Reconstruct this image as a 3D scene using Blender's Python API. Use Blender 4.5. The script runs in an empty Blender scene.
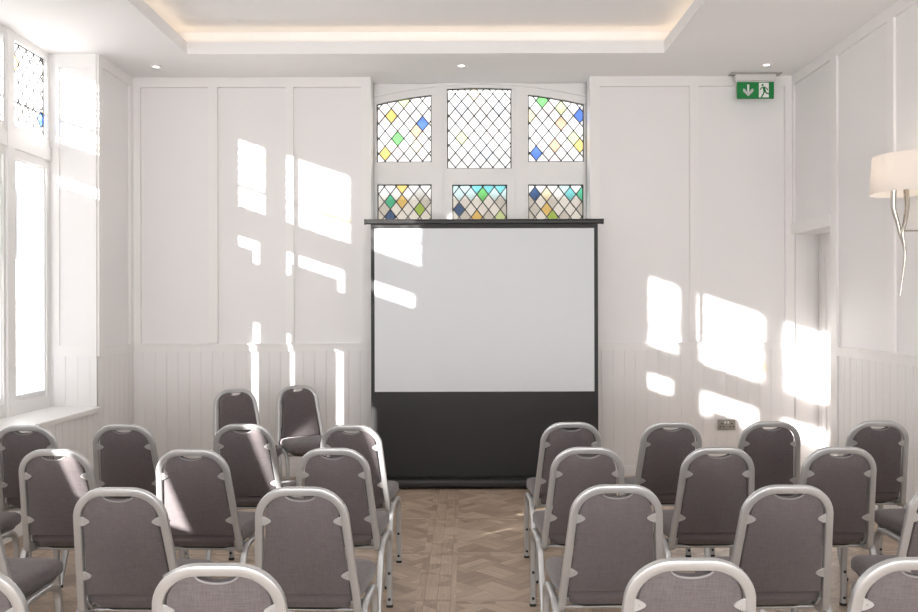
import bpy, bmesh, math, random
from math import sin, cos, pi, radians
from mathutils import Vector, Matrix
from mathutils.geometry import tessellate_polygon

random.seed(7)
C = bpy.context.scene.collection

# ------------------------------------------------------------------ helpers
class MB:
    """collects raw geometry and links it as one mesh object"""
    def __init__(self): self.v, self.f, self.m = [], [], []
    def add(self, verts, faces, mi=0):
        o = len(self.v)
        self.v += [tuple(p) for p in verts]
        self.f += [tuple(i + o for i in f) for f in faces]
        self.m += [mi] * len(faces)
    def box(self, x0, x1, y0, y1, z0, z1, mi=0):
        self.add([(x0,y0,z0),(x1,y0,z0),(x1,y1,z0),(x0,y1,z0),(x0,y0,z1),(x1,y0,z1),(x1,y1,z1),(x0,y1,z1)],
                 [(3,2,1,0),(4,5,6,7),(0,1,5,4),(1,2,6,5),(2,3,7,6),(3,0,4,7)], mi)
    def loops(self, loops, cap0=True, cap1=True, closed=True, mi=0):
        n = len(loops[0]); V = [p for l in loops for p in l]; F = []
        for k in range(len(loops)-1):
            for i in range(n if closed else n-1):
                j = (i+1) % n
                F.append((k*n+i, k*n+j, (k+1)*n+j, (k+1)*n+i))
        if cap0: F.append(tuple(reversed(range(n))))
        if cap1: F.append(tuple(range((len(loops)-1)*n, len(loops)*n)))
        self.add(V, F, mi)
    def sweep(self, path, prof, n0, scale=None, mi=0):
        """sweep closed 2D profile [(a,b)] on path; a along the transported normal, b along the binormal"""
        P = [Vector(p) for p in path]; n = Vector(n0).normalized(); L = []
        tp = None
        for i, p in enumerate(P):
            t = (P[min(i+1, len(P)-1)] - P[max(i-1, 0)]).normalized()
            if tp is not None:
                q = tp.rotation_difference(t); n = q @ n
            n = (n - t * n.dot(t)).normalized(); b = t.cross(n)
            s = scale[i] if scale else 1
            L.append([p + n*(a*s) + b*(c*s) for a, c in prof]); tp = t
        self.loops(L, mi=mi)
    def lathe(self, prof, cx, cy, cz, n=24, axis='z', mi=0, cap=True):
        L = []
        for r, h in prof:
            ring = []
            for k in range(n):
                a = 2*pi*k/n
                u, w = r*cos(a), r*sin(a)
                ring.append({'z':(cx+u,cy+w,cz+h),'y':(cx+u,cy+h,cz+w),'x':(cx+h,cy+u,cz+w)}[axis])
            L.append(ring)
        self.loops(L, cap, cap, mi=mi)
    def plate(self, outer, holes, c0, c1, M, mi=0):
        """flat plate in (a,b) with holes; thickness along c from c0 to c1; M maps (a,b,c) to space"""
        rings = [outer] + list(holes)
        tri = tessellate_polygon([[Vector((a,b,0)) for a,b in r] for r in rings])
        flat = [p for r in rings for p in r]
        self.add([M(a,b,c0) for a,b in flat], [tuple(t) for t in tri], mi)
        self.add([M(a,b,c1) for a,b in flat], [tuple(t) for t in tri], mi)
        for r in rings:
            n = len(r)
            self.add([M(a,b,c0) for a,b in r] + [M(a,b,c1) for a,b in r],
                     [(i,(i+1)%n,n+(i+1)%n,n+i) for i in range(n)], mi)
    def build(self, name, mats, parent=None, smooth=None, bevel=None, recalc=True):
        me = bpy.data.meshes.new(name)
        me.from_pydata(self.v, [], self.f)
        mats = mats if isinstance(mats, (list, tuple)) else [mats]
        for m in mats: me.materials.append(m)
        me.polygons.foreach_set('material_index', self.m)
        bm = bmesh.new(); bm.from_mesh(me)
        bmesh.ops.remove_doubles(bm, verts=bm.verts, dist=1e-5)
        if recalc: bmesh.ops.recalc_face_normals(bm, faces=bm.faces)
        if bevel:
            es = [e for e in bm.edges if len(e.link_faces) == 2 and e.calc_face_angle(0) > 0.6]
            bmesh.ops.bevel(bm, geom=es, offset=bevel, segments=2, affect='EDGES', profile=0.6, clamp_overlap=True)
        bm.to_mesh(me); bm.free()
        if smooth:
            me.polygons.foreach_set('use_smooth', [True]*len(me.polygons))
            me.set_sharp_from_angle(angle=radians(smooth))
        o = bpy.data.objects.new(name, me); C.objects.link(o)
        if parent: o.parent = parent
        return o

def tag(o, label, cat, group=None, kind=None):
    o['label'] = label; o['category'] = cat
    if group: o['group'] = group
    if kind: o['kind'] = kind
    return o
def empty(name, loc=(0,0,0), rz=0, parent=None):
    o = bpy.data.objects.new(name, None); C.objects.link(o)
    o.location = loc; o.rotation_euler = (0,0,rz); o.empty_display_size = .1
    if parent: o.parent = parent
    return o
def struct(o):
    o['kind'] = 'structure'; return o
def rrect(w, h, r, n=6):
    """rounded rectangle outline centred on 0"""
    pts = []
    for cx, cy, a0 in ((w/2-r, h/2-r, 0), (-w/2+r, h/2-r, pi/2), (-w/2+r, -h/2+r, pi), (w/2-r, -h/2+r, 3*pi/2)):
        for k in range(n+1):
            a = a0 + pi/2*k/n
            pts.append((cx + r*cos(a), cy + r*sin(a)))
    return pts
def circ(r, n=10): return [(r*cos(2*pi*k/n), r*sin(2*pi*k/n)) for k in range(n)]
def fillet(pts, r, n=6):
    """round the corners of an open 3D polyline"""
    P = [Vector(p) for p in pts]; out = [P[0]]
    for i in range(1, len(P)-1):
        a, b, c = P[i-1], P[i], P[i+1]
        rr = r[i-1] if isinstance(r, (list, tuple)) else r
        d1, d2 = (a-b).normalized(), (c-b).normalized()
        half = d1.angle(d2)/2
        tl = min(rr/math.tan(half), (a-b).length*.49, (c-b).length*.49)
        rad = tl*math.tan(half)
        cen = b + (d1+d2).normalized()*(rad/sin(half))
        s, e = (b+d1*tl)-cen, (b+d2*tl)-cen
        ang = s.angle(e); ax = s.cross(e).normalized()
        for k in range(n+1):
            out.append(cen + Matrix.Rotation(ang*k/n, 3, ax) @ s)
    out.append(P[-1]); return out

# ------------------------------------------------------------------ materials
def mat(name, col, rough=.5, metal=0, spec=.5, noise=None, bump=None):
    m = bpy.data.materials.new(name); m.use_nodes = True
    nt = m.node_tree; b = nt.nodes['Principled BSDF']
    b.inputs['Base Color'].default_value = (*col, 1)
    b.inputs['Roughness'].default_value = rough
    b.inputs['Metallic'].default_value = metal
    b.inputs['Specular IOR Level'].default_value = spec
    tc = nt.nodes.new('ShaderNodeTexCoord')
    if noise:
        sc, amt = noise
        n = nt.nodes.new('ShaderNodeTexNoise'); n.inputs['Scale'].default_value = sc; n.inputs['Detail'].default_value = 4
        nt.links.new(tc.outputs['Object'], n.inputs['Vector'])
        r = nt.nodes.new('ShaderNodeMapRange'); r.inputs['To Min'].default_value = 1-amt; r.inputs['To Max'].default_value = 1+amt
        nt.links.new(n.outputs['Fac'], r.inputs['Value'])
        mx = nt.nodes.new('ShaderNodeVectorMath'); mx.operation = 'SCALE'
        mx.inputs[0].default_value = col
        nt.links.new(r.outputs['Result'], mx.inputs['Scale'])
        nt.links.new(mx.outputs['Vector'], b.inputs['Base Color'])
    if bump:
        sc, st = bump
        n = nt.nodes.new('ShaderNodeTexNoise'); n.inputs['Scale'].default_value = sc; n.inputs['Detail'].default_value = 3
        nt.links.new(tc.outputs['Object'], n.inputs['Vector'])
        bp = nt.nodes.new('ShaderNodeBump'); bp.inputs['Strength'].default_value = st; bp.inputs['Distance'].default_value = .002
        nt.links.new(n.outputs['Fac'], bp.inputs['Height']); nt.links.new(bp.outputs['Normal'], b.inputs['Normal'])
    return m

def emit(name, col, s):
    m = bpy.data.materials.new(name); m.use_nodes = True
    b = m.node_tree.nodes['Principled BSDF']
    b.inputs['Base Color'].default_value = (*col,1); b.inputs['Emission Color'].default_value = (*col,1)
    b.inputs['Emission Strength'].default_value = s
    return m

def glass(name, tint, gloss=.04):
    m = bpy.data.materials.new(name); m.use_nodes = True
    nt = m.node_tree; nt.nodes.remove(nt.nodes['Principled BSDF'])
    out = nt.nodes['Material Output']
    t = nt.nodes.new('ShaderNodeBsdfTransparent'); t.inputs['Color'].default_value = (*tint,1)
    g = nt.nodes.new('ShaderNodeBsdfGlossy'); g.inputs['Roughness'].default_value = .08
    mx = nt.nodes.new('ShaderNodeMixShader'); mx.inputs[0].default_value = gloss
    nt.links.new(t.outputs[0], mx.inputs[1]); nt.links.new(g.outputs[0], mx.inputs[2])
    nt.links.new(mx.outputs[0], out.inputs['Surface'])
    return m

def translucent(name, col, fac):
    m = bpy.data.materials.new(name); m.use_nodes = True
    nt = m.node_tree; nt.nodes.remove(nt.nodes['Principled BSDF'])
    out = nt.nodes['Material Output']
    t = nt.nodes.new('ShaderNodeBsdfTranslucent'); t.inputs['Color'].default_value = (*col,1)
    d = nt.nodes.new('ShaderNodeBsdfDiffuse'); d.inputs['Color'].default_value = (*col,1)
    mx = nt.nodes.new('ShaderNodeMixShader'); mx.inputs[0].default_value = fac
    nt.links.new(d.outputs[0], mx.inputs[1]); nt.links.new(t.outputs[0], mx.inputs[2])
    nt.links.new(mx.outputs[0], out.inputs['Surface'])
    return m

WHITE = mat('white_painted_panel', (.80,.787,.782), .42, noise=(3,.012), bump=(60,.03))
TRIMW = mat('white_painted_trim', (.815,.80,.79), .38, noise=(5,.01))
CEIL  = mat('ceiling_plaster', (.84,.83,.825), .7, noise=(2,.01), bump=(90,.04))
FRAMEW = mat('white_window_frame', (.82,.81,.80), .38, noise=(6,.01))
LEAD  = mat('lead_came', (.07,.068,.065), .5, .6)
SILVER = mat('silver_painted_metal', (.47,.47,.47), .33, .6, noise=(25,.03))
SILVER2 = mat('pale_metal_bracket', (.46,.455,.45), .4, .4, noise=(40,.03))
RIM = mat('dull_grey_lip', (.25,.24,.24), .45, .3, noise=(30,.03))
CHROME = mat('polished_chrome', (.50,.46,.41), .14, 1)
RUBBER = mat('black_rubber', (.012,.012,.012), .6, noise=(30,.1))
BLACKP = mat('black_coated_metal', (.012,.0115,.0115), .45, noise=(20,.08))
SCRW  = mat('white_screen_cloth', (.70,.725,.75), .8, noise=(6,.008))
SCRB  = mat('black_screen_cloth', (.0125,.012,.0117), .55, noise=(2.2,.12), bump=(4,.25))
STEEL = mat('brushed_steel_plate', (.36,.335,.30), .35, .7, noise=(40,.06))
GREEN = mat('exit_sign_green', (.0,.20,.04), .6, noise=(15,.03))
SIGNW = mat('exit_sign_white', (.82,.83,.80), .5, noise=(15,.02))
ACRYL = mat('clear_acrylic_edge', (.72,.70,.68), .3, noise=(10,.02))
GREYM = mat('grey_fitting', (.42,.40,.385), .45, .3, noise=(20,.03))
FROST = translucent('frosted_film_and_sun_block', (.90,.91,.92), .26)
FACADE = None

def fabric():
    m = bpy.data.materials.new('taupe_woven_fabric'); m.use_nodes = True
    nt = m.node_tree; b = nt.nodes['Principled BSDF']
    b.inputs['Roughness'].default_value = .9; b.inputs['Specular IOR Level'].default_value = .15
    b.inputs['Sheen Weight'].default_value = .25; b.inputs['Sheen Roughness'].default_value = .5
    tc = nt.nodes.new('ShaderNodeTexCoord')
    hs = []
    for sc in ((30,30,420), (420,30,30)):
        mp = nt.nodes.new('ShaderNodeMapping'); mp.inputs['Scale'].default_value = sc
        nt.links.new(tc.outputs['Object'], mp.inputs['Vector'])
        n = nt.nodes.new('ShaderNodeTexNoise'); n.inputs['Scale'].default_value = 1; n.inputs['Detail'].default_value = 2
        nt.links.new(mp.outputs['Vector'], n.inputs['Vector']); hs.append(n)
    ad = nt.nodes.new('ShaderNodeMath'); ad.operation = 'ADD'
    nt.links.new(hs[0].outputs['Fac'], ad.inputs[0]); nt.links.new(hs[1].outputs['Fac'], ad.inputs[1])
    r = nt.nodes.new('ShaderNodeMapRange'); r.inputs['From Min'].default_value = .6; r.inputs['From Max'].default_value = 1.4
    nt.links.new(ad.outputs[0], r.inputs['Value'])
    mx = nt.nodes.new('ShaderNodeMix'); mx.data_type = 'RGBA'
    mx.inputs['A'].default_value = (.092,.078,.080,1); mx.inputs['B'].default_value = (.150,.130,.132,1)
    nt.links.new(r.outputs['Result'], mx.inputs['Factor']); nt.links.new(mx.outputs['Result'], b.inputs['Base Color'])
    bp = nt.nodes.new('ShaderNodeBump'); bp.inputs['Strength'].default_value = .25; bp.inputs['Distance'].default_value = .001
    nt.links.new(ad.outputs[0], bp.inputs['Height']); nt.links.new(bp.outputs['Normal'], b.inputs['Normal'])
    return m
FABRIC = fabric()

class N:
    """tiny expression wrapper over math nodes"""
    def __init__(s, nt, sock): s.nt, s.s = nt, sock
    def op(s, o, b=None, c=None):
        n = s.nt.nodes.new('ShaderNodeMath'); n.operation = o
        for i, x in enumerate((s, b, c)):
            if x is None: continue
            if isinstance(x, N): s.nt.links.new(x.s, n.inputs[i])
            else: n.inputs[i].default_value = x
        return N(s.nt, n.outputs[0])
    def __add__(s, b): return s.op('ADD', b)
    def __sub__(s, b): return s.op('SUBTRACT', b)
    def __mul__(s, b): return s.op('MULTIPLY', b)
    def frac(s): return s.op('FRACT')
    def floor(s): return s.op('FLOOR')
    def gt(s, b): return s.op('GREATER_THAN', b)
    def lt(s, b): return s.op('LESS_THAN', b)
def mixf(f, a, b):            # f ? b : a
    return a + (b - a) * f

def parquet():
    m = bpy.data.materials.new('oak_parquet_panels'); m.use_nodes = True
    nt = m.node_tree; bs = nt.nodes['Principled BSDF']
    tc = nt.nodes.new('ShaderNodeTexCoord'); sp = nt.nodes.new('ShaderNodeSeparateXYZ')
    nt.links.new(tc.outputs['Object'], sp.inputs[0])
    x, y = N(nt, sp.outputs[0]), N(nt, sp.outputs[1])
    T, B, W = .89, .215, .0717
    X = (x + .06 + 8*T) * (1/T); Y = (y - 6.415 + 12*T) * (1/T)
    u, v = X.frac()*T, Y.frac()*T
    tid = X.floor()*7.13 + Y.floor()*3.71
    bandx = u.gt(T-B); bandy = v.gt(T-.0717*1)
    # inner field: two crossing diagonal weaves
    d1 = (u + v)*.7071; d2 = (u - v)*.7071 + 2
    cell = ((d1*(1/(W*3))).floor() + (d2*(1/(W*3))).floor()) * .5
    par = cell.frac().gt(.25)
    cross = mixf(par, d1, d2); along = mixf(par, d2, d1)
    cross = mixf(bandy, cross, v); along = mixf(bandy, along, u)
    cross = mixf(bandx, cross, u); along = mixf(bandx, along, v)
    q = cross*(1/W)
    idx = q.floor() + tid + (along*(1/(W*3))).floor()*13.7 + par*5.3 + bandx*31 + bandy*57
    edge = (q.frac() - .5).op('ABSOLUTE').gt(.478)
    wn = nt.nodes.new('ShaderNodeTexWhiteNoise'); wn.noise_dimensions = '1D'
    nt.links.new(idx.s, wn.inputs['W'])
    cb = nt.nodes.new('ShaderNodeCombineXYZ')
    nt.links.new((cross*70).s, cb.inputs[0]); nt.links.new((along*5).s, cb.inputs[1]); nt.links.new(idx.s, cb.inputs[2])
    gr = nt.nodes.new('ShaderNodeTexNoise'); gr.inputs['Scale'].default_value = 1; gr.inputs['Detail'].default_value = 5
    nt.links.new(cb.outputs[0], gr.inputs['Vector'])
    big = nt.nodes.new('ShaderNodeTexNoise'); big.inputs['Scale'].default_value = 1.3; big.inputs['Detail'].default_value = 3
    nt.links.new(tc.outputs['Object'], big.inputs['Vector'])
    val = N(nt, wn.outputs['Value'])*.40 + N(nt, gr.outputs['Fac'])*.55 + N(nt, big.outputs['Fac'])*.5 - .2
    rp = nt.nodes.new('ShaderNodeValToRGB')
    rp.color_ramp.elements[0].position = .15; rp.color_ramp.elements[0].color = (.235,.165,.115,1)
    rp.color_ramp.elements[1].position = .85; rp.color_ramp.elements[1].color = (.55,.432,.330,1)
    nt.links.new(val.s, rp.inputs[0])
    mx = nt.nodes.new('ShaderNodeMix'); mx.data_type = 'RGBA'; mx.inputs['B'].default_value = (.19,.14,.10,1)
    nt.links.new((edge*.55).s, mx.inputs['Factor']); nt.links.new(rp.outputs[0], mx.inputs['A'])
    nt.links.new(mx.outputs['Result'], bs.inputs['Base Color'])
    bs.inputs['Roughness'].default_value = .42; bs.inputs['Specular IOR Level'].default_value = .4
    bp = nt.nodes.new('ShaderNodeBump'); bp.inputs['Strength'].default_value = .25; bp.inputs['Distance'].default_value = .002
    h = N(nt, gr.outputs['Fac'])*.3 - edge
    nt.links.new(h.s, bp.inputs['Height']); nt.links.new(bp.outputs['Normal'], bs.inputs['Normal'])
    return m
PARQUET = parquet()

def facade():
    m = bpy.data.materials.new('outside_wall_bands'); m.use_nodes = True
    nt = m.node_tree; bs = nt.nodes['Principled BSDF']; bs.inputs['Roughness'].default_value = .9
    tc = nt.nodes.new('ShaderNodeTexCoord'); sp = nt.nodes.new('ShaderNodeSeparateXYZ')
    nt.links.new(tc.outputs['Object'], sp.inputs[0])
    z = N(nt, sp.outputs[2])
    nz = nt.nodes.new('ShaderNodeTexNoise'); nz.inputs['Scale'].default_value = 2.5
    nt.links.new(tc.outputs['Object'], nz.inputs['Vector'])
    rp = nt.nodes.new('ShaderNodeValToRGB'); e = rp.color_ramp.elements
    e[0].position = 0; e[0].color = (.33,.305,.27,1)
    e[1].position = 1; e[1].color = (.95,.945,.94,1)
    for p, c in ((.50,(.36,.33,.285)),(.52,(.62,.63,.62)),(.60,(.66,.66,.65)),(.615,(.95,.93,.92)),(.665,(.95,.93,.92)),(.675,(.70,.67,.65)),
                 (.695,(.70,.67,.65)),(.705,(.96,.95,.93)),(.78,(.96,.95,.93)),(.79,(.80,.78,.76)),(.81,(.80,.78,.76)),(.82,(.97,.96,.95))):
        k = e.new(p); k.color = tuple(v*.98 for v in c)+(1,)
    val = z*(1/6) + N(nt, nz.outputs['Fac'])*.012 - .006
    nt.links.new(val.s, rp.inputs[0]); nt.links.new(rp.outputs[0], bs.inputs['Base Color'])
    return m
FACADE = facade()

TINT = {
 'clear':(.97,.97,.96), 'milk':(.92,.90,.90), 'pink':(.93,.80,.79), 'amber':(.92,.66,.22), 'paleamber':(.96,.86,.60), 'orange':(.88,.55,.38),
 'green':(.22,.72,.22), 'lime':(.72,.86,.45), 'blue':(.12,.25,.80), 'paleblue':(.72,.79,.95), 'teal':(.22,.70,.74), 'paleteal':(.68,.87,.90),
 'navy':(.06,.13,.30), 'smoke':(.72,.71,.68), 'olive':(.42,.62,.10), 'emerald':(.10,.60,.36)}
GKEYS = list(TINT)
GL = [glass('glass_'+k, TINT[k]) for k in GKEYS]
def mottled(name, tint):
    """old uneven glass: patchy transmission"""
    m = glass(name, tint); nt = m.node_tree
    t = [n for n in nt.nodes if n.type == 'BSDF_TRANSPARENT'][0]
    tc = nt.nodes.new('ShaderNodeTexCoord'); n = nt.nodes.new('ShaderNodeTexNoise'); n.inputs['Scale'].default_value = 11; n.inputs['Detail'].default_value = 3
    nt.links.new(tc.outputs['Object'], n.inputs['Vector'])
    r = nt.nodes.new('ShaderNodeMapRange'); r.inputs['From Min'].default_value = .37; r.inputs['From Max'].default_value = .45
    r.inputs['To Min'].default_value = .5; r.inputs['To Max'].default_value = 1
    nt.links.new(n.outputs['Fac'], r.inputs['Value'])
    v = nt.nodes.new('ShaderNodeVectorMath'); v.operation = 'SCALE'; v.inputs[0].default_value = tint
    nt.links.new(r.outputs['Result'], v.inputs['Scale']); nt.links.new(v.outputs['Vector'], t.inputs['Color'])
    return m
GLM = [mottled('old_glass_'+k, TINT[k]) for k in GKEYS]

# ------------------------------------------------------------------ room dimensions (metres; camera at the origin, +Y towards the screen)
XL, XR, YB, ZC = -3.134, 3.078, 8.0, 3.75
YF = -2.6
XG = -3.56                                   # glass plane of the bay windows
BAY1 = (4.955, 7.22); BAY2 = (2.185, 4.125)
LIGHTS1 = [(6.653,7.16),(6.02,6.49),(5.05,5.53)]
LIGHTS2 = [(3.56,4.03),(2.925,3.395),(2.29,2.795)]
ZS = .755                                    # sill height
RX0, RX1 = -.888, 1.167                      # recess of the far window
DY = 7.13                                    # door jamb

# floor
mb = MB(); mb.box(XL-.7, XR+.7, YF-.2, YB+.5, -.12, 0); struct(mb.build('floor', PARQUET))

# ceiling with tray opening (x 0..), raised soffit and cove
CX0, CX1, CY0, CY1, CZT, CD = -2.37, 1.693, -1.4, 7.235, 3.985, .16
mb = MB()
rect = lambda x0,x1,y0,y1: [(x0,y0),(x1,y0),(x1,y1),(x0,y1)]
idm = lambda a,b,c: (a,b,c)
mb.plate(rect(XL-.7,XR+.7,YF-.2,YB+.5), [rect(CX0,CX1,CY0,CY1)], ZC, ZC+.105, idm)
mb.plate(rect(XL-.7,XR+.7,YF-.2,YB+.5), [rect(CX0-CD,CX1+CD,CY0-CD,CY1+CD)], ZC+.105, CZT, idm)
mb.box(XL-.7,XR+.7,YF-.2,YB+.5, CZT, CZT+.1)
struct(mb.build('ceiling', CEIL))

# back wall
mb = MB()
mb.box(XL-.6, RX0, YB, YB+.42, 0, ZC); mb.box(RX1, XR+.6, YB, YB+.42, 0, ZC); mb.box(RX0, RX1, YB, YB+.42, 0, 1.3)
struct(mb.build('wall_back', WHITE))
# left wall with two window bays
mb = MB()
XO = XL-.5
mb.box(XO, XL, BAY1[1], YB, 0, ZC); mb.box(XO, XL, BAY2[1], BAY1[0], 0, ZC); mb.box(XO, XL, YF, BAY2[0], 0, ZC)
for b in (BAY1, BAY2): mb.box(XO, XL, b[0], b[1], 0, ZS-.03)
struct(mb.build('wall_left', WHITE))
# right wall with a door recess in the corner
mb = MB()
mb.box(XR, XR+.35, YF, DY, 0, ZC); mb.box(XR, XR+.35, DY, YB, 2.265, ZC); mb.box(XR+.285, XR+.35, DY, YB, 0, 2.265)
struct(mb.build('wall_right', WHITE))
mb = MB(); mb.box(XL-.5, XR+.35, YF-.15, YF, 0, ZC); struct(mb.build('wall_front', WHITE))
# neighbouring facade outside the far window
mb = MB(); mb.box(-6, 6, 11.2, 11.4, 0, 6); struct(mb.build('wall_outside_and_sun_block', FACADE))
mb = MB(); mb.box(-6.2, XL-.61, YB, YB+.42, 0, 5.6); mb.box(XL-.61, 3, YB+.1, YB+.42, ZC+.4, 5.6); struct(mb.build('wall_outside_and_sun_block', WHITE))  # added slabs that keep the sun off the facade

# ---- panelling
def beads(mb, a0, a1, z0, z1, M, w=.108, t=.010, g=.004):
    """tongue-and-groove boarding from a0 to a1; M(a, z, depth)"""
    n = max(1, round((a1-a0)/w)); w = (a1-a0)/n; pts = []
    for i in range(n):
        s = a0 + i*w
        pts += [(s, t-.0045), (s+g, t), (s+w-g, t), (s+w, t-.0045)]
    lo = [M(a, z0, d) for a, d in pts]; hi = [M(a, z1, d) for a, d in pts]
    k = len(pts)
    mb.add(lo+hi, [(i, i+1, k+i+1, k+i) for i in range(k-1)])
    mb.add([M(a0,z1,0),M(a1,z1,0),M(a1,z1,t),M(a0,z1,t)], [(0,1,2,3)])
RZ0, RZ1, TZ, SK = 1.18, 1.252, 3.658, .095
def px(p, s=106.5): return (p-466)/s
# back wall
B = lambda a,z,d: (a, YB-d, z)
mb = MB()
def flat(mb, M, a0, a1, z0, z1, d):
    P = [M(a,z,c) for c in (0,d) for a,z in ((a0,z0),(a1,z0),(a1,z1),(a0,z1))]
    mb.add(P, [(0,1,2,3),(4,5,6,7),(0,1,5,4),(1,2,6,5),(2,3,7,6),(3,0,4,7)])
for a0, a1, st in ((XL, RX0, ((XL,px(141)),(px(209),px(218)),(px(286.5),px(294)),(px(362),RX0))),
                   (RX1, XR, ((RX1,px(600)),(px(690),px(699)),(px(785),XR)))):
    flat(mb, B, a0, a1, TZ, ZC, .036)
    for s0, s1 in st: flat(mb, B, s0, s1, RZ1, TZ, .034)
    flat(mb, B, a0, a1, RZ0, RZ1, .022)
    flat(mb, B, a0, a1, RZ1-.014, RZ1+.004, .034)
struct(mb.build('trim_1', TRIMW))
mb = MB()
beads(mb, XL, RX0, SK, RZ0, B); beads(mb, RX1, XR, SK, RZ0, B)
struct(mb.build('trim_2', WHITE, recalc=False))
mb = MB(); flat(mb, B, XL, XR, 0, SK, .022); flat(mb, B, XR, XR+.285, 0, SK, .022); struct(mb.build('baseboard_back', TRIMW, bevel=.004))
# back wall inside the door recess
mb = MB(); flat(mb, B, XR+.02, XR+.12, SK, 2.265, .01); struct(mb.build('trim_3', TRIMW))
# pier faces on the left wall
Lf = lambda a,z,d: (XL+d, a, z)
mb = MB(); mb2 = MB(); mb3 = MB()
for a0, a1 in ((BAY1[1], YB-.022), (BAY2[1], BAY1[0]), (-.5, BAY2[0])):
    flat(mb, Lf, a0, a1, TZ, ZC, .02); flat(mb, Lf, a0, a1, RZ0, RZ1, .02)
    flat(mb, Lf, a0, a0+.075, RZ1, TZ, .02); flat(mb, Lf, a1-.085, a1, RZ1, TZ, .02)
    beads(mb2, a0, a1, SK, RZ0, Lf)
for b in (BAY1, BAY2): beads(mb2, b[0], b[1], SK, ZS-.05, Lf)
struct(mb.build('trim_4', TRIMW)); struct(mb2.build('trim_5', WHITE, recalc=False))
mb = MB(); flat(mb, Lf, -.5, YB-.022, 0, SK, .02); struct(mb.build('baseboard_left', TRIMW, bevel=.004))
# reveal faces of the bays (facing the camera and facing away)
mb = MB(); mb2 = MB()
for yb in (BAY1[1], BAY2[1]):
    Rv = lambda a,z,d,yb=yb: (a, yb-d, z)
    x0, x1 = -3.50, XL
    flat(mb, Rv, x0, x1, TZ-.03, ZC, .014); flat(mb, Rv, x0, x1, RZ0, RZ1+.02, .014)
    flat(mb, Rv, x0, x0+.05, RZ1+.02, TZ-.03, .012); flat(mb, Rv, x1-.055, x1, RZ1+.02, TZ-.03, .012)
    beads(mb2, x0, x1-.055, ZS, RZ0, Rv); flat(mb, Rv, x1-.055, x1, ZS, RZ0, .012)
struct(mb.build('trim_6', TRIMW)); struct(mb2.build('trim_7', WHITE, recalc=False))
# right wall
Rt = lambda a,z,d: (XR-d, a, z)
mb = MB(); mb2 = MB()
flat(mb, Rt, -.5, YB-.022, TZ, ZC, .02)
flat(mb, Rt, -.5, DY, RZ0, RZ1, .02); flat(mb, Rt, -.5, DY, RZ1-.014, RZ1+.004, .032)
flat(mb, Rt, DY-.12, DY, 0, TZ, .022)                       # stile that is also the door's casing
flat(mb, Rt, DY, YB-.022, 2.265, 2.36, .03)                 # lintel
flat(mb, Rt, YB-.07, YB-.022, 2.36, TZ, .02)
y = DY-.12
for k in range(7):
    y1 = y - .84
    flat(mb, Rt, y1-.095, y1, RZ1, TZ, .02); y = y1 - .095
beads(mb2, -.5, DY-.12, SK, RZ0, Rt)
struct(mb.build('trim_8', TRIMW)); struct(mb2.build('trim_9', WHITE, recalc=False))
mb = MB(); flat(mb, Rt, -.5, DY-.12, 0, SK, .022); struct(mb.build('baseboard_right', TRIMW, bevel=.004))
# door in the recess: leaf with a raised panel moulding and a small knob
DX = XR+.285
d = struct(empty('door_1', (DX, (DY+YB)/2, 0)))
mb = MB(); mb.box(-.045, -.003, -.405, .375, .012, 2.25); mb.build('door_leaf', TRIMW, d, bevel=.003)
mb = MB()
for z0, z1 in ((.25,.98),(1.15,2.08)):
    for a0, a1 in ((-.30,-.04),(.04,.28)):
        Mo = lambda a,b,c: (c, a, b)
        mb.plate(rect(a0,a1,z0,z1), [rect(a0+.022,a1-.022,z0+.022,z1-.022)], -.057, -.044, Mo)
mb.build('door_moulding', TRIMW, d)
mb = MB(); mb.lathe([(.012,0),(.012,.03),(.026,.04),(.028,.055),(.016,.068),(.003,.07)], 0,0,0, 16, 'x')
k = mb.build('door_knob', CHROME, d, smooth=40); k.location = (-.046, -.34, 1.0); k.rotation_euler = (0,0,pi)
mb = MB(); mb.box(-.05, 0, -.43, -.407, 0, 2.265); mb.box(-.05, 0, .377, .412, 0, 2.265); mb.box(-.05,0,-.407,.377,2.251,2.265); mb.build('door_frame', TRIMW, d)

# ---- leaded lights
def clip_poly(poly, conv):
    out = poly
    n = len(conv)
    for i in range(n):
        a, b = conv[i], conv[(i+1)%n]; src = out; out = []
        side = lambda p: (b[0]-a[0])*(p[1]-a[1]) - (b[1]-a[1])*(p[0]-a[0])
        for j in range(len(src)):
            p, q = src[j], src[(j+1)%len(src)]; sp_, sq = side(p), side(q)
            if sp_ >= 0: out.append(p)
            if (sp_ >= 0) != (sq >= 0):
                t = sp_/(sp_-sq); out.append((p[0]+t*(q[0]-p[0]), p[1]+t*(q[1]-p[1])))
        if not out: return []
    return out
def clip_seg(p, q, conv):
    t0, t1 = 0., 1.; dx, dy = q[0]-p[0], q[1]-p[1]; n = len(conv)
    for i in range(n):
        a, b = conv[i], conv[(i+1)%n]; ex, ey = b[0]-a[0], b[1]-a[1]
        num = ex*(p[1]-a[1]) - ey*(p[0]-a[0]); den = ex*dy - ey*dx
        if abs(den) < 1e-9:
            if num < 0: return None
            continue
        t = -num/den
        if den > 0: t0 = max(t0, t)
        else: t1 = min(t1, t)
    if t1 - t0 < 1e-4: return None
    return (p[0]+t0*dx, p[1]+t0*dy), (p[0]+t1*dx, p[1]+t1*dy)
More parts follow.
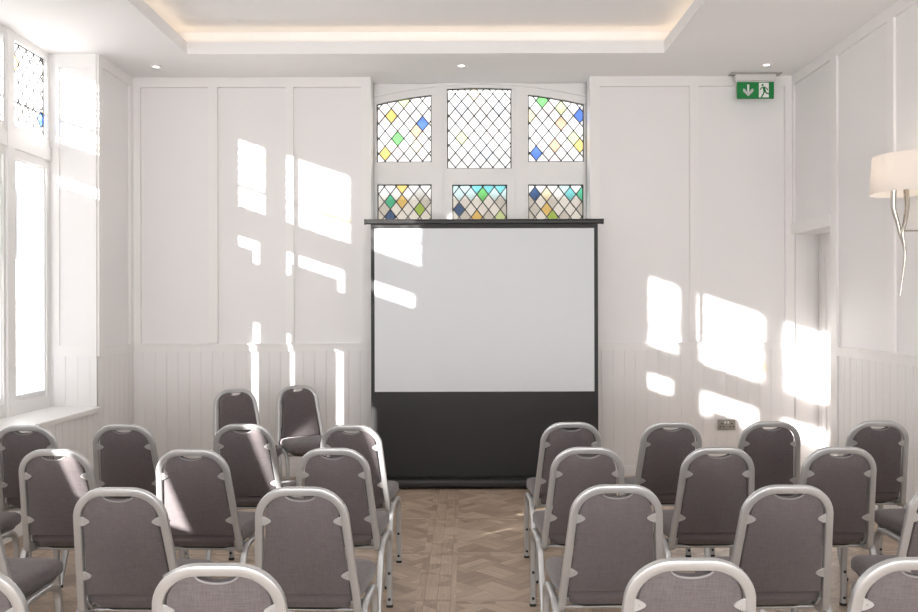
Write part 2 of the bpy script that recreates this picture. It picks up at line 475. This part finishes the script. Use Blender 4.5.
def leaded(outline, M, parent, colours, base=('clear',), p=.118, q=.145, lw=.0065, ld=.007, org=None, names=('leaded_glass','lead_lattice'), gm=None):
    """diamond glazing in a convex outline (ccw).  colours: [((a,b), key)] picks the diamond nearest to each point"""
    a0 = min(o[0] for o in outline); a1 = max(o[0] for o in outline); b0 = min(o[1] for o in outline); b1 = max(o[1] for o in outline)
    ox, oy = org or (a0, b0)
    cells = {}
    for i in range(int((a0-ox)/(p/2))-2, int((a1-ox)/(p/2))+3):
        for j in range(int((b0-oy)/(q/2))-2, int((b1-oy)/(q/2))+3):
            if (i+j) % 2: continue
            cx, cy = ox+i*p/2, oy+j*q/2
            pl = clip_poly([(cx-p/2,cy),(cx,cy-q/2),(cx+p/2,cy),(cx,cy+q/2)], outline)
            if len(pl) >= 3: cells[(cx,cy)] = [pl, base(cx,cy) if callable(base) else random.choice(base)]
    for (a, b), key in colours:
        c = min(cells, key=lambda k: (k[0]-a)**2 + (k[1]-b)**2); cells[c][1] = key
    g = MB()
    for pl, key in cells.values():
        g.add([M(a,b,0) for a,b in pl], [tuple(range(len(pl)))], GKEYS.index(key))
    g.build(names[0], gm or GL, parent, recalc=False)
    l = MB()
    def bar(s, e, w):
        dx, dy = e[0]-s[0], e[1]-s[1]; L = math.hypot(dx,dy)
        nx, ny = -dy/L*w/2, dx/L*w/2
        Q = [(s[0]+nx,s[1]+ny),(e[0]+nx,e[1]+ny),(e[0]-nx,e[1]-ny),(s[0]-nx,s[1]-ny)]
        l.add([M(a,b,-ld/2) for a,b in Q]+[M(a,b,ld/2) for a,b in Q], [(0,1,2,3),(4,5,6,7),(0,1,5,4),(1,2,6,5),(2,3,7,6),(3,0,4,7)])
    for sgn in (1,-1):
        sl = q/p*sgn
        span = int(((a1-a0)+(b1-b0)*p/q)/p)+6
        for k in range(-span, span+1):
            x0 = ox + p/2 + k*p
            s = clip_seg((x0-10, oy-10*sl), (x0+10, oy+10*sl), outline)
            if s: bar(s[0], s[1], lw)
    n = len(outline)
    for i in range(n): bar(outline[i], outline[(i+1)%n], lw*1.9)
    l.build(names[1], LEAD, parent)

# far window (window_1): plate with arched lights
WY = 8.22
wx = lambda p: (p-466)*WY/850
wz = lambda p: 1.6 + (306-p)*WY/850
w1 = struct(empty('window_1', (0,0,0)))
def arch(x0, x1, zb, fn, n=10): return [(x0,zb),(x1,zb)] + [(x1+(x0-x1)*k/n, fn(x1+(x0-x1)*k/n)) for k in range(n+1)]
xm = wx(480)
atop = lambda x: 3.670 - .117*(x-xm)**2
LT = [arch(wx(377), wx(432), wz(162), atop), arch(wx(447.5), wx(512), wz(168.5), lambda x: 3.712-.10*(x-xm)**2), arch(wx(528.5), wx(584.5), wz(162), atop),
      rect(wx(377.5), wx(432), 1.95, wz(184)), rect(wx(452.5), wx(507.5), 1.95, wz(184.5)), rect(wx(528.5), wx(584), 1.95, wz(184.5))]
Mw = lambda a,b,c: (a, WY-c, b)
mb = MB(); mb.plate(rect(RX0, RX1, 1.3, ZC), LT, -.05, 0, Mw); mb.build('window_frame', FRAMEW, w1, bevel=None)
# raised surround: posts, transom and arched head moulding
mb = MB()
flat(mb, lambda a,z,d: (a, WY-d, z), RX0, wx(374), 1.3, ZC, .03); flat(mb, lambda a,z,d: (a, WY-d, z), wx(587.5), RX1, 1.3, ZC, .03)
flat(mb, lambda a,z,d: (a, WY-d, z), wx(436), wx(443.5), 1.3, ZC-.03, .017); flat(mb, lambda a,z,d: (a, WY-d, z), wx(516), wx(524.5), 1.3, ZC-.03, .017)
hd = [(RX0+(RX1-RX0)*k/24) for k in range(25)]
mb.sweep([(x, WY, 3.755 - .115*(x-xm)**2) for x in hd], [(-.016,-.02),(.016,-.02),(.016,.02),(-.016,.02)], (0,0,1))
mb.build('window_trim', FRAMEW, w1)
mb = MB(); mb.box(RX0, RX1, YB-.03, WY, 1.27, 1.3); mb.build('window_sill', FRAMEW, w1, bevel=.006)
z2 = lambda zx, zy: (wx(360+zx/3.6), wz(70+zy/3.6))
COL = [
 [((122,178),'amber'),((223,180),'blue'),((190,225),'orange'),((141,245),'green'),((143,292),'pink'),((207,288),'paleamber'),((92,308),'amber'),((172,112),'lime'),((72,160),'pink'),((240,250),'pink')],
 [((413,82),'paleamber'),((365,155),'paleblue'),((518,135),'paleblue'),((380,235),'lime'),((467,305),'paleblue'),((440,120),'pink'),((480,220),'pink')],
 [((640,102),'green'),((622,160),'paleamber'),((740,138),'lime'),((790,162),'blue'),((726,203),'orange'),((708,268),'orange'),((656,292),'blue'),((790,290),'amber'),((706,310),'pink'),((690,130),'pink'),((755,245),'lime')],
 [((145,418),'amber'),((108,457),'emerald'),((160,482),'amber'),((208,503),'olive'),((126,525),'navy'),((232,470),'smoke')],
 [((482,418),'teal'),((450,460),'green'),((348,500),'navy'),((432,525),'amber'),((515,520),'lime')],
 [((624,460),'navy'),((672,432),'paleamber'),((757,458),'teal'),((735,435),'paleteal'),((656,505),'amber'),((708,525),'olive'),((795,440),'emerald'),((790,505),'smoke')]]
for i, o in enumerate(LT):
    cl = [(z2(*p), k) for p, k in COL[i]]
    if i == 4: base = lambda a,b: random.choice(('paleteal','paleteal','teal')) if b > wz(196) else random.choice(('clear','smoke','milk'))
    elif i > 2: base = ('clear','clear','smoke','milk')
    else: base = ('clear','clear','clear','milk')
    leaded(o, lambda a,b,c: (a, WY+.03+c, b), w1, cl, base, p=(.121 if i < 3 else .114), q=(.146 if i != 1 else .143), lw=.0105,
           org=(o[0][0]+.02, o[0][1]+.015) if i < 3 else (o[0][0]+.01, o[2][1]-.02))

# bay windows on the left wall
def bay(n, b, lights, films):
    w = struct(empty('window_%d' % n, (0,0,0)))
    ML = lambda a,z,c: (XG+c, a, z)
    holes = []
    for y0, y1 in lights:
        holes.append(rect(y0, min(y1, y0+.47 if n == 3 else 9), 3.025, 3.69)); holes.append(rect(y0, y1, ZS+.10, 2.77))
    mb = MB(); mb.plate(rect(b[0], b[1], ZS, ZC), holes, -.02, .03, ML)
    for (y0,y1),(y2,y3) in zip(lights[1:], lights[:-1]):      # mullion posts between the lights
        mb.box(XG+.025, XG+.048, y1+.03, y2-.03, ZS, ZC)
    mb.box(XG+.025, XG+.045, b[0], b[1], 2.84, 2.95)          # transom band
    mb.build('window_frame', FRAMEW, w)
    mb = MB(); mb.box(XG-.02, XL+.035, b[0]-.03, b[1]-.0, ZS-.045, ZS); mb.build('window_sill', FRAMEW, w, bevel=.008)
    for i, (y0, y1) in enumerate(lights):
        cols = [((y0+.05,3.58),'amber'),((y1-.06,3.20),'blue'),((y0+.17,3.12),'paleamber'),((y0+.3,3.3),'pink')] if (n, i) == (2, 0) else \
               [((random.uniform(y0,y1), random.uniform(3.05,3.6)), random.choice(('amber','pink','lime','paleblue'))) for _ in range(3)]
        leaded(rect(y0, y1, 3.025, 3.69), lambda a,z,c: (XG+c, a, z), w, cols, ('clear',), lw=.0068, gm=GLM)
        mb = MB()                                              # clear glass of the lower light
        mb.add([ML(y0,ZS+.10,0), ML(y1,ZS+.10,0), ML(y1,2.77,0), ML(y0,2.77,0)], [(0,1,2,3)])
        mb.build('lower_pane', GL[0], w, recalc=False)
        mb = MB(); mb.plate(rect(y0, y1, ZS+.10, 2.77), [rect(y0+.052, y1-.02, ZS+.15, 2.755)], -.012, .012, ML); mb.build('sash', FRAMEW, w)
        top, strips = films[i]
        mb = MB()
        for a0, a1 in strips: mb.box(XG+.013, XG+.016, a0, a1, ZS+.12, 2.755-top)
        for (a0, a1), (a2, a3) in zip(strips[:-1], strips[1:]): mb.box(XG+.013, XG+.016, a1, a2, 1.98, 2.54)  # added infills blocking the sun through the gaps at mid-height
        if strips[0][0] > y0+.06: mb.box(XG+.013, XG+.016, y0+.04, strips[0][0], 1.98, 2.54)
        if strips[-1][1] < y1-.02: mb.box(XG+.013, XG+.016, strips[-1][1], y1-.01, 1.98, 2.54)
        if n == 2 and i == 2: mb.box(XG+.017, XG+.020, 5.39, 5.465, 1.62, 2.66)  # added piece stopping a sun patch at the screen's edge
        if n == 3: mb.box(XG+.017, XG+.020, y0+.04, y1-.01, ZS+.12, 1.25)  # added pieces cutting off the low sun in this bay
        mb.build('frosted_film_and_sun_block', FROST, w)
        mb = MB(); mb.box(XG-.045, XG-.025, y0-.02, y1+.02, 3.228, 3.248); mb.build('saddle_bar', FRAMEW, w)
    return w
bay(2, BAY1, LIGHTS1, [(.10,[(6.765,7.16)]), (.10,[(6.125,6.455)]), (.12,[(5.05,5.395),(5.458,5.53)])])
bay(3, BAY2, LIGHTS2, [(.13,[(3.61,4.03)]), (.14,[(2.97,3.022),(3.078,3.345)]), (.14,[(2.29,2.395),(2.475,2.715)])])

# ------------------------------------------------------------------ projector screen
SY = 7.58
s = empty('projector_screen', (.165, SY, 0))
tag(s, 'free-standing projection screen, white with black border, in front of the leaded window', 'projection screen')
x0, x1 = -1.012, 1.012
mb = MB(); mb.box(x0, x1, -.002, .002, .07, 2.335); mb.build('screen_border', SCRB, s)
mb = MB(); mb.box(x0+.032, x1-.034, -.0045, -.0022, .837, 2.292); mb.build('screen_surface', SCRW, s)
mb = MB(); mb.sweep([(-1.058,-.004,2.352),(1.052,-.004,2.352)], rrect(.042,.05,.01,3), (0,0,1))
t = mb.build('top_bar', BLACKP, s, smooth=40)
for xx in (-1.064, 1.054):
    mb = MB(); mb.box(xx-.005, xx+.008, -.031, .023, 2.328, 2.375); mb.build('end_cap', RUBBER, t, bevel=.004)
mb = MB(); mb.sweep([(x0-.02,-.105,.05),(x1+.02,-.105,.05)], rrect(.075,.15,.02,4), (0,0,1)); c = mb.build('casing', BLACKP, s, smooth=40)
mb = MB(); mb.box(-.75,-.70,-.16,.2,0,.018); mb.build('foot', BLACKP, s, bevel=.004)
mb = MB(); mb.box(.70,.75,-.16,.2,0,.018); mb.build('foot', BLACKP, s, bevel=.004)
mb = MB(); mb.sweep([(0,.04,.05),(0,.04,2.34)], circ(.014), (1,0,0)); mb.build('support_pole', SILVER, s, smooth=40)

# ------------------------------------------------------------------ recessed spotlights
LENS = emit('warm_lamp_lens', (1,.93,.84), 4)
SPOT = [(-2.765,7.60,'recessed ceiling spotlight in the corner between the bay window and the panelled wall'),
        (-.036,7.59,'recessed ceiling spotlight above the leaded window and screen'),
        (2.69,7.59,'recessed ceiling spotlight beside the green exit sign')]
def copy_tree(o, parent=None):
    c = o.copy(); C.objects.link(c)
    if parent: c.parent = parent
    for ch in list(o.children): copy_tree(ch, c)
    return c
sp0 = empty('recessed_spotlight')
mb = MB(); mb.lathe([(.028,-.006),(.046,-.008),(.050,-.004),(.051,0),(.028,0),(.028,-.006)], 0,0,0, 28, cap=False); mb.build('trim_ring', TRIMW, sp0, smooth=50)
mb = MB(); mb.lathe([(.0275,-.0005),(.0275,-.003),(.015,-.0042),(.002,-.0045)], 0,0,0, 24); mb.build('lamp_lens', LENS, sp0, smooth=50)
for i, (x, y, lab) in enumerate(SPOT):
    o = sp0 if i == 0 else copy_tree(sp0)
    o.location = (x, y, ZC-.0005); tag(o, lab, 'ceiling light', 'recessed ceiling spotlights')

# ------------------------------------------------------------------ exit sign
EX, EY = 2.69, 7.89
e = empty('exit_sign', (EX, EY, ZC))
tag(e, 'green emergency exit sign with white arrow and running figure hanging from the ceiling', 'exit sign')
mb = MB(); mb.box(-.235,.235,-.05,.05,-.012,0); mb.build('mounting_plate', GREYM, e, bevel=.003)
mb = MB(); mb.box(-.185,.185,-.03,.03,-.068,-.012); mb.build('sign_housing', ACRYL, e, bevel=.004)
SX0, SX1, SZ0, SZ1 = -.169, .171, -.232, -.079
mb = MB(); mb.box(SX0,SX1,-.010,.010,SZ0,SZ1); sg = mb.build('sign_panel', GREEN, e, bevel=.002)
mb = MB(); mb.box(SX0-.006,SX1+.006,-.006,.008,SZ1,-.066); mb.build('hanger', ACRYL, e)
w, h = SX1-SX0, SZ1-SZ0
S = lambda u,v,c=-.0115: (SX0+u*w, c, SZ1-v*h)     # u,v in 0..1 from the top-left corner
def poly2(mb, pts, c=-.0115): mb.add([S(u,v,c) for u,v in pts], [tuple(range(len(pts)))])
mb = MB()
poly2(mb, [(.265,.16),(.325,.16),(.325,.62),(.265,.62)])
poly2(mb, [(.155,.42),(.205,.42),(.265,.62),(.295,.88)]); poly2(mb, [(.155,.42),(.155,.57),(.295,.88),(.265,.66),(.205,.45)])
poly2(mb, [(.435,.42),(.385,.42),(.325,.62),(.295,.88)]); poly2(mb, [(.435,.42),(.435,.57),(.295,.88),(.325,.66),(.385,.45)])
poly2(mb, [(.262,.6),(.328,.6),(.295,.88)])
mb.build('arrow_symbol', SIGNW, sg, recalc=False)
mb = MB(); poly2(mb, [(.585,.06),(.855,.06),(.855,.94),(.585,.94)]); mb.build('doorway_symbol', SIGNW, sg, recalc=False)
mb = MB()
def limb(pts, th):
    for (a,b),(c2,d2) in zip(pts, pts[1:]):
        P, Q = Vector((a*w,b*h)), Vector((c2*w,d2*h)); dd = (Q-P).normalized()*th/2; nn = Vector((-dd.y,dd.x))
        q4 = [P-dd*.6+nn, Q+dd*.6+nn, Q+dd*.6-nn, P-dd*.6-nn]
        mb.add([(SX0+p.x, -.0128, SZ1-p.y) for p in q4], [(0,1,2,3)])
mb.add([(SX0+.685*w+.0105*cos(a*pi/6), -.0128, SZ1-.20*h+.0105*sin(a*pi/6)) for a in range(12)], [tuple(range(12))])
limb([(.715,.34),(.745,.58)], .024)
limb([(.715,.33),(.655,.36),(.62,.47)], .0095); limb([(.73,.33),(.80,.40),(.825,.50)], .0095)
limb([(.745,.58),(.80,.70),(.86,.72)], .012); limb([(.735,.58),(.70,.76),(.655,.92)], .0125)
mb.build('running_figure', GREEN, sg, recalc=False)

# ------------------------------------------------------------------ double socket
k = empty('wall_socket', ((726-466)/106.4, YB-.012, .478))
tag(k, 'brushed steel double power socket on the white boarded wall', 'power socket')
mb = MB(); mb.box(-.083,.083,-.012,0,-.049,.049); pl = mb.build('socket_plate', STEEL, k, bevel=.003)
for sx in (-.045, .048):
    mb = MB(); mb.box(sx-.008,sx+.008,-.0135,-.0118,.005,.016); mb.box(sx-.022,sx-.009,-.0135,-.0118,-.022,-.012); mb.box(sx+.009,sx+.022,-.0135,-.0118,-.022,-.012)
    mb.build('pin_holes', RUBBER, pl)
for sx in (-.014, .013):
    mb = MB(); mb.box(sx-.007,sx+.007,-.016,-.0118,.014,.034); mb.build('switch', SIGNW, pl, bevel=.001)

# ------------------------------------------------------------------ wall lamp
LX, LY = 2.885, 5.62
l = empty('wall_lamp', (LX, LY, 0))
tag(l, 'wall lamp with cream oval fabric shade on two twisted metal stems', 'wall lamp')
SHADE = translucent('cream_shade_fabric', (.88,.85,.82), .5)
mb = MB()
def oval(ax, ay, z, n=40): return [(ax*cos(2*pi*k/n), ay*sin(2*pi*k/n), z) for k in range(n)]
mb.loops([oval(.188,.235,2.335), oval(.170,.220,2.585)], False, False)
mb.loops([oval(.183,.230,2.337), oval(.166,.216,2.583)], False, False)
mb.build('lamp_shade', SHADE, l, smooth=60)
mb = MB(); mb.sweep([(-.056,0,2.30),(-.056,0,2.43)], circ(.012), (1,0,0)); mb.sweep([(.026,0,2.30),(.026,0,2.43)], circ(.012), (1,0,0)); mb.build('lamp_holder', CHROME, l, smooth=50)
BULB = emit('warm_bulb', (1,.84,.68), 26)
for bx in (-.056,.026):
    mb = MB(); mb.lathe([(.006,0),(.014,.02),(.019,.05),(.014,.08),(.003,.10)], bx,0,2.43, 14); mb.build('bulb', BULB, l, smooth=60)
def stem(pts, r0, r1, nm):
    Q = [Vector(p) for p in pts]; Q = [Q[0]*2-Q[1]] + Q + [Q[-1]*2-Q[-2]]; P = []
    for i in range(1, len(Q)-2):
        for k in range(6):
            t = k/6; a, b, c, d = Q[i-1:i+3]
            P.append(.5*(2*b + (c-a)*t + (2*a-5*b+4*c-d)*t*t + (3*b-a-3*c+d)*t**3))
    P.append(Q[-2]); n = len(P)
    mb = MB(); mb.sweep(P, [(a*1.0, b*.75) for a, b in circ(1, 10)], (0,1,0), [r0+(r1-r0)*i/(n-1) for i in range(n)]); mb.build(nm, CHROME, l, smooth=50)
stem([(-.056,0,2.36),(-.050,.012,2.24),(-.026,.006,2.14),(-.010,.0,2.06),(.010,-.012,1.97),(.008,-.010,1.87),(-.016,0,1.66)], .023, .007, 'stem')
stem([(.026,0,2.36),(.026,-.012,2.25),(.006,-.026,2.15),(-.010,-.024,2.07),(.002,-.024,1.99)], .023, .012, 'stem')
mb = MB(); mb.sweep([(.0,0,2.09),(XR-LX-.03,0,2.09)], rrect(.012,.022,.004,2), (0,0,1)); mb.build('wall_arm', CHROME, l, smooth=40)
mb = MB(); mb.lathe([(.0,0),(.055,0),(.055,.012),(.02,.02),(.0,.02)], 0,0,0, 24, 'x'); o = mb.build('wall_plate', CHROME, l, smooth=40); o.location = (XR-LX, 0, 2.09); o.rotation_euler = (0,0,pi)

# ------------------------------------------------------------------ banquet chair (faces +Y, rear feet near y=0)
def make_chair():
    root = empty('banquet_chair')
    Zb, Zt, Yb, Yt = .435, .922, .130, .0           # foot and head of the leaning back
    Lw = math.hypot(Zt-Zb, Yb-Yt); ty, tz = (Yt-Yb)/Lw, (Zt-Zb)/Lw
    fy, fz = tz, -ty                                 # forward normal of the back
    BK = lambda u,w,c: (u, Yb + ty*w + fy*c, Zb + tz*w + fz*c)
    # aluminium hoop
    hw0, hw1, R = .194, .164, .116
    top = Lw - .016
    half = []
    cx, cw = hw1-R, top-R
    for k in range(11):
        a = pi/2*k/10
        half.append((cx + R*cos(a), cw + R*sin(a)))
    up = [(hw0 + (hw1-hw0)*t, t*cw) for t in (0.06,.3,.6,.9)]
    right = [BK(u,w,0) for u, w in up + half]
    bot = BK(hw0,0,0)
    J = fillet([(hw0-.012, bot[1]+.13, bot[2]-.03), (hw0, bot[1]+.004, bot[2]-.036), right[0]], .07, 8)[:-1]
    R_ = [Vector(p) for p in J] + [Vector(p) for p in right]
    L_ = [Vector((-p.x,p.y,p.z)) for p in reversed(R_)]
    mb = MB(); mb.sweep(R_ + L_, rrect(.031,.024,.0055,2), (1,0,0)); mb.build('back_frame', SILVER, root, smooth=40)
    # upholstered back with a half-moon hand hole
    g = .0095
    def outline(ins):
        iw1, iw0 = hw1-.0155-g-ins, hw0-.0155-g-ins
        Ri = R-.0155-g; tp = top-.0155-ins+.002
        pts = [(-iw0,.052+ins),(iw0,.052+ins)]
        for k in range(9):
            a = pi/2*k/8; pts.append((iw1-Ri+Ri*cos(a), tp-Ri+Ri*sin(a)))
        nw, nd = .058+ins*.5, .025+ins*.5
        for k in range(11):
            a = pi*k/10; pts.append((nw*cos(a), tp - nd*sin(a) if 0 < k < 10 else tp))
        for k in range(9):
            a = pi/2 + pi/2*k/8; pts.append((-(iw1-Ri)+Ri*cos(a), tp-Ri+Ri*sin(a)))
        return pts
    def ring(ins, c): return [Vector(BK(u,w,c)) for u, w in outline(ins)]
    mb = MB()
    A = [ring(.002,-.0065), ring(0,-.0045), ring(0,.006)]
    n = len(A[0])
    V = [p for r in A for p in r]
    F = [(k*n+i, k*n+(i+1)%n, (k+1)*n+(i+1)%n, (k+1)*n+i) for k in range(2) for i in range(n)]
    mb.add(V, F)
    tri = tessellate_polygon([[Vector((u,w,0)) for u,w in outline(.002)]]); mb.add(A[0], [tuple(t) for t in tri])
    tri2 = tessellate_polygon([[Vector((u,w,0)) for u,w in outline(0)]]); mb.add(A[2], [tuple(t) for t in tri2])
    bk = mb.build('backrest', FABRIC, root, smooth=50)
    mb = MB()
    A = [ring(.004,.006), ring(.002,.022), ring(.008,.034), ring(.020,.040)]
    V = [p for r in A for p in r]
    mb.add(V, [(k*n+i, k*n+(i+1)%n, (k+1)*n+(i+1)%n, (k+1)*n+i) for k in range(3) for i in range(n)])
    tri = tessellate_polygon([[Vector((u,w,0)) for u,w in outline(.020)]]); mb.add(A[3], [tuple(t) for t in tri])
    mb.build('cushion', FABRIC, bk, smooth=60)
    # metal lip of the hand hole
    tp = top-.0135
    mb = MB()
    P = []
    for k in range(13):
        a = pi*k/12; P.append(BK(.0575*cos(a), tp - .0255*max(sin(a),0), -.005))
    mb.sweep(P, circ(.0034,8), (0,0,1)); mb.build('handle_rim', RIM, root, smooth=60)
    # four pointed brackets between hoop and panel
    for sx in (-1,1):
        for zz in (.565,.79):
            wc = (zz-Zb)/tz
            hw = hw0 + (hw1-hw0)*min(1, wc/cw)
            e0 = hw-.013
            pts = [(e0, -.021)] + [(e0 - .003 - .030*(1-abs(q)**1.7), .021*q) for q in [(-1+2*k/12) for k in range(13)]] + [(e0, .021)]
            mb = MB()
            lo = [BK(sx*u, wc+v, -.006) for u, v in pts]; hi = [BK(sx*(u*.97+e0*.03), wc+v*.85, -.0105) for u, v in pts]
            mb.loops([lo, hi]); b = mb.build('bracket', SILVER2, root, smooth=30)
            c = BK(sx*(e0-.014), wc, -.0108); 
            mb = MB(); mb.loops([[Vector(c)+Vector((.0035*cos(a*pi/5), -d*fy+.0035*sin(a*pi/5)*ty, -d*fz+.0035*sin(a*pi/5)*tz)) for a in range(10)] for d in (-.001,.0015)])
            mb.build('screw', GREYM, b)
    # seat cushion
    def so(ins, z, crown=0):
        pts = []
        y0, y1 = .132+ins, .565-ins
        wr, wf = .195-ins, .212-ins
        r0, r1 = .055, .075
        def corner(cx, cy, r, a0):
            for k in range(7):
                a = a0 + pi/2*k/6; pts.append((cx+r*cos(a), cy+r*sin(a)))
        corner(wf-r1, y1-r1, r1, 0); corner(-wf+r1, y1-r1, r1, pi/2); corner(-wr+r0, y0+r0, r0, pi); corner(wr-r0, y0+r0, r0, 3*pi/2)
        return [(x, y, z - (.014*max(0,(y-.46)/.1)**2 if crown else 0)) for x, y in pts]
    mb = MB(); mb.loops([so(.034,.414), so(.024,.418), so(.018,.430), so(.002,.444), so(0,.455,1), so(0,.482,1), so(.005,.494,1), so(.018,.503,1), so(.05,.508,1), so(.11,.511,1)])
    st = mb.build('seat', FABRIC, root, smooth=60)
    mb = MB(); mb.loops([so(.05,.400), so(.04,.413)]); mb.build('seat_pan', BLACKP, st)
    # side frames: rail, front and rear legs, each a mesh of its own
    prof = rrect(.031,.024,.008,3)
    for sx in (-1,1):
        X = sx*.214
        railz = .424
        full = fillet([(X,.470,.0), (X,.452,railz), (X,.150,railz-.004), (X,-.020,.0)], [.085,.10], 9)
        i1 = 10; i2 = len(full)-11
        def seg(a, b, nm):
            mb = MB(); mb.sweep(full[a:b+1], prof, (1,0,0)); return mb.build(nm, SILVER, root, smooth=40)
        lf = seg(0, i1, 'leg'); rl = seg(i1, i2, 'seat_rail'); lr = seg(i2, len(full)-1, 'leg')
        for lg, yy, dy in ((lf,.470,-1),(lr,-.020,1)):
            mb = MB(); mb.loops([[(X+a, yy+b, z) for a, b in rrect(.034,.027,.008,3)] for z in (0.0,.014)]); mb.build('foot_cap', RUBBER, lg, smooth=40)
        for zz in (.045,.185):                                   # stacking bumpers on the rear face of the front leg
            yy = .470 - .018*zz/railz
            mb = MB(); mb.lathe([(.0075,.0),(.0075,-.005),(.004,-.0075)], X, yy-.0125, zz, 12, 'y'); mb.build('bumper', RUBBER, lf, smooth=50)
        # chrome knuckle where the hoop turns under the seat
        mb = MB(); mb.sweep(fillet([(sx*.176,.128,.452),(sx*.170,.150,.418),(sx*.190,.20,.412)], .02, 5), rrect(.018,.006,.002,2), (1,0,0)); mb.build('hoop_bracket', SILVER, root, smooth=40)
    # cross bars under the seat
    for yy in (.19,.42):
        mb = MB(); mb.sweep([(-.214,yy,.398),(.214,yy,.398)], circ(.009), (0,1,0)); mb.build('stretcher', SILVER, root, smooth=50)
    return root

WB, DB = 'banquet chairs in the window-side seating block', 'banquet chairs in the door-side seating block'
CH = [
 # door-side block, rows counted from the screen
 (.612,4.94,2,'grey chair at the aisle end of the door-side row nearest the screen',DB),
 (1.197,4.94,0,'second chair from the aisle in the door-side row nearest the screen',DB),
 (1.778,4.95,0,'third chair from the aisle in the door-side front row, below the steel wall socket',DB),
 (2.414,4.96,-1,'chair nearest the door wall in the door-side row nearest the screen',DB),
 (.583,4.07,2,'grey chair at the aisle end of the second door-side row from the screen',DB),
 (1.208,4.06,1,'second chair from the aisle in the second door-side row from the screen',DB),
 (1.792,4.06,0,'third chair from the aisle in the second door-side row from the screen',DB),
 (2.39,4.06,0,'chair cut by the photo edge in the second door-side row, only its seat showing',DB),
 (.572,3.215,2,'large grey chair at the aisle end of the third door-side row from the screen',DB),
 (1.217,3.20,2,'second chair from the aisle in the third door-side row from the screen',DB),
 (1.86,3.21,-4,'chair cut by the photo edge in the third door-side row, its hoop half showing',DB),
 (.604,2.274,0,'chair nearest the camera beside the aisle in the door-side block, only its top showing',DB),
 (1.222,2.275,0,'chair in the bottom corner of the photo, back row of the door-side block',DB),
 # window-side block
 (-2.537,4.87,0,'grey chair under the bay window sill in the window-side row nearest the screen',WB),
 (-1.985,4.90,0,'chair in front of the corner pier, second from the window in the window-side front row',WB),
 (-1.290,4.90,-2,'chair with a sunlit diagonal stripe, third from the window in the window-side front row',WB),
 (-.661,4.85,-3,'chair with a sunlit hoop at the aisle end of the window-side row nearest the screen',WB),
 (-2.60,4.05,0,'chair cut by the photo edge in the second window-side row, only its seat showing',WB),
 (-1.970,4.05,-1,'chair with a narrow sunlit stripe in the second window-side row, nearest the window',WB),
 (-1.310,4.04,-2,'chair with a broad sunlit patch in the middle of the second window-side row',WB),
 (-.640,4.06,-2,'chair at the aisle end of the second window-side row from the screen',WB),
 (-1.97,3.20,0,'chair cut by the photo edge in the third window-side row, seat and rail showing',WB),
 (-1.309,3.185,-1,'large grey chair in the middle of the third window-side row from the screen',WB),
 (-.623,3.185,-2,'large grey chair at the aisle end of the third window-side row from the screen',WB),
 (-.660,2.238,0,'chair nearest the camera in the window-side block, only its rounded top showing',WB),
 (-1.345,2.22,0,'chair in the bottom corner of the photo beside the window-side back row',WB),
 # two chairs by the back wall, turned to the room
 (-1.905,6.98,180+34,'chair turned to the room by the white boarded wall, farther from the screen','two chairs facing the room by the back wall'),
 (-1.455,7.30,180+28,'chair turned to the room by the white boarded wall, nearer the screen','two chairs facing the room by the back wall'),
]
proto = make_chair()
for i, (x, y, a, lab, grp) in enumerate(CH):
    o = proto if i == 0 else copy_tree(proto)
    o.location = (x, y, 0); o.rotation_euler = (0,0,radians(a)); tag(o, lab, 'chair', grp)

# ------------------------------------------------------------------ light
def area(name, loc, rot, sx, sy, power, col=(1,1,1)):
    L = bpy.data.lights.new(name, 'AREA'); L.shape = 'RECTANGLE'; L.size = sx; L.size_y = sy; L.energy = power; L.color = col
    o = bpy.data.objects.new(name, L); C.objects.link(o); o.location = loc; o.rotation_euler = rot; return o
sun = bpy.data.lights.new('sun', 'SUN'); sun.energy = 27; sun.angle = radians(.6); sun.color = (1,.97,.95)
so_ = bpy.data.objects.new('sun', sun); C.objects.link(so_)
so_.rotation_euler = Vector((1.253,1.0,-.426)).to_track_quat('-Z','Y').to_euler()
# added fill lamp behind the camera, tilted up to brighten the ceiling
area('rear_fill', (0, YF+.3, 1.5), (radians(128),0,0), 5.6, 2.6, 360, (.985,.99,1))
# skylight entering the bays
for b in (BAY1, BAY2):
    area('bay_daylight', (XG-.25, (b[0]+b[1])/2, 2.2), (0, radians(-90), 0), 2.8, b[1]-b[0], 8, (.96,.98,1))
# warm strip lamps lying in the cove
W_ = (1,.78,.56)
area('cove_strip', ((CX0+CX1)/2, CY1+.07, ZC+.125), (radians(180),0,0), CX1-CX0+.2, .03, .95, W_)
area('cove_strip', (CX0-.07, (CY0+CY1)/2, ZC+.125), (radians(180),0,0), .03, CY1-CY0+.2, 2.0, W_)
area('cove_strip', (CX1+.07, (CY0+CY1)/2, ZC+.125), (radians(180),0,0), .03, CY1-CY0+.2, 2.0, W_)

wd = bpy.data.worlds.new('sky'); bpy.context.scene.world = wd; wd.use_nodes = True
bg = wd.node_tree.nodes['Background']; bg.inputs[0].default_value = (.93,.96,1,1); bg.inputs[1].default_value = 1.9

# ------------------------------------------------------------------ camera
cam = bpy.data.cameras.new('camera'); co = bpy.data.objects.new('camera', cam); C.objects.link(co)
co.location = (0,0,1.6); co.rotation_euler = (radians(90), radians(.15), 0)
cam.sensor_width = 36; cam.lens = 36*850/918; cam.shift_x = -7/918; cam.clip_start = .05
sc = bpy.context.scene; sc.camera = co
sc.view_settings.view_transform = 'Standard'; sc.view_settings.look = 'None'
sc.view_settings.exposure = 0.37
sc.cycles.use_denoising = True; sc.cycles.max_bounces = 10; sc.cycles.diffuse_bounces = 6; sc.cycles.transparent_max_bounces = 12
sc.cycles.caustics_reflective = False; sc.cycles.caustics_refractive = False
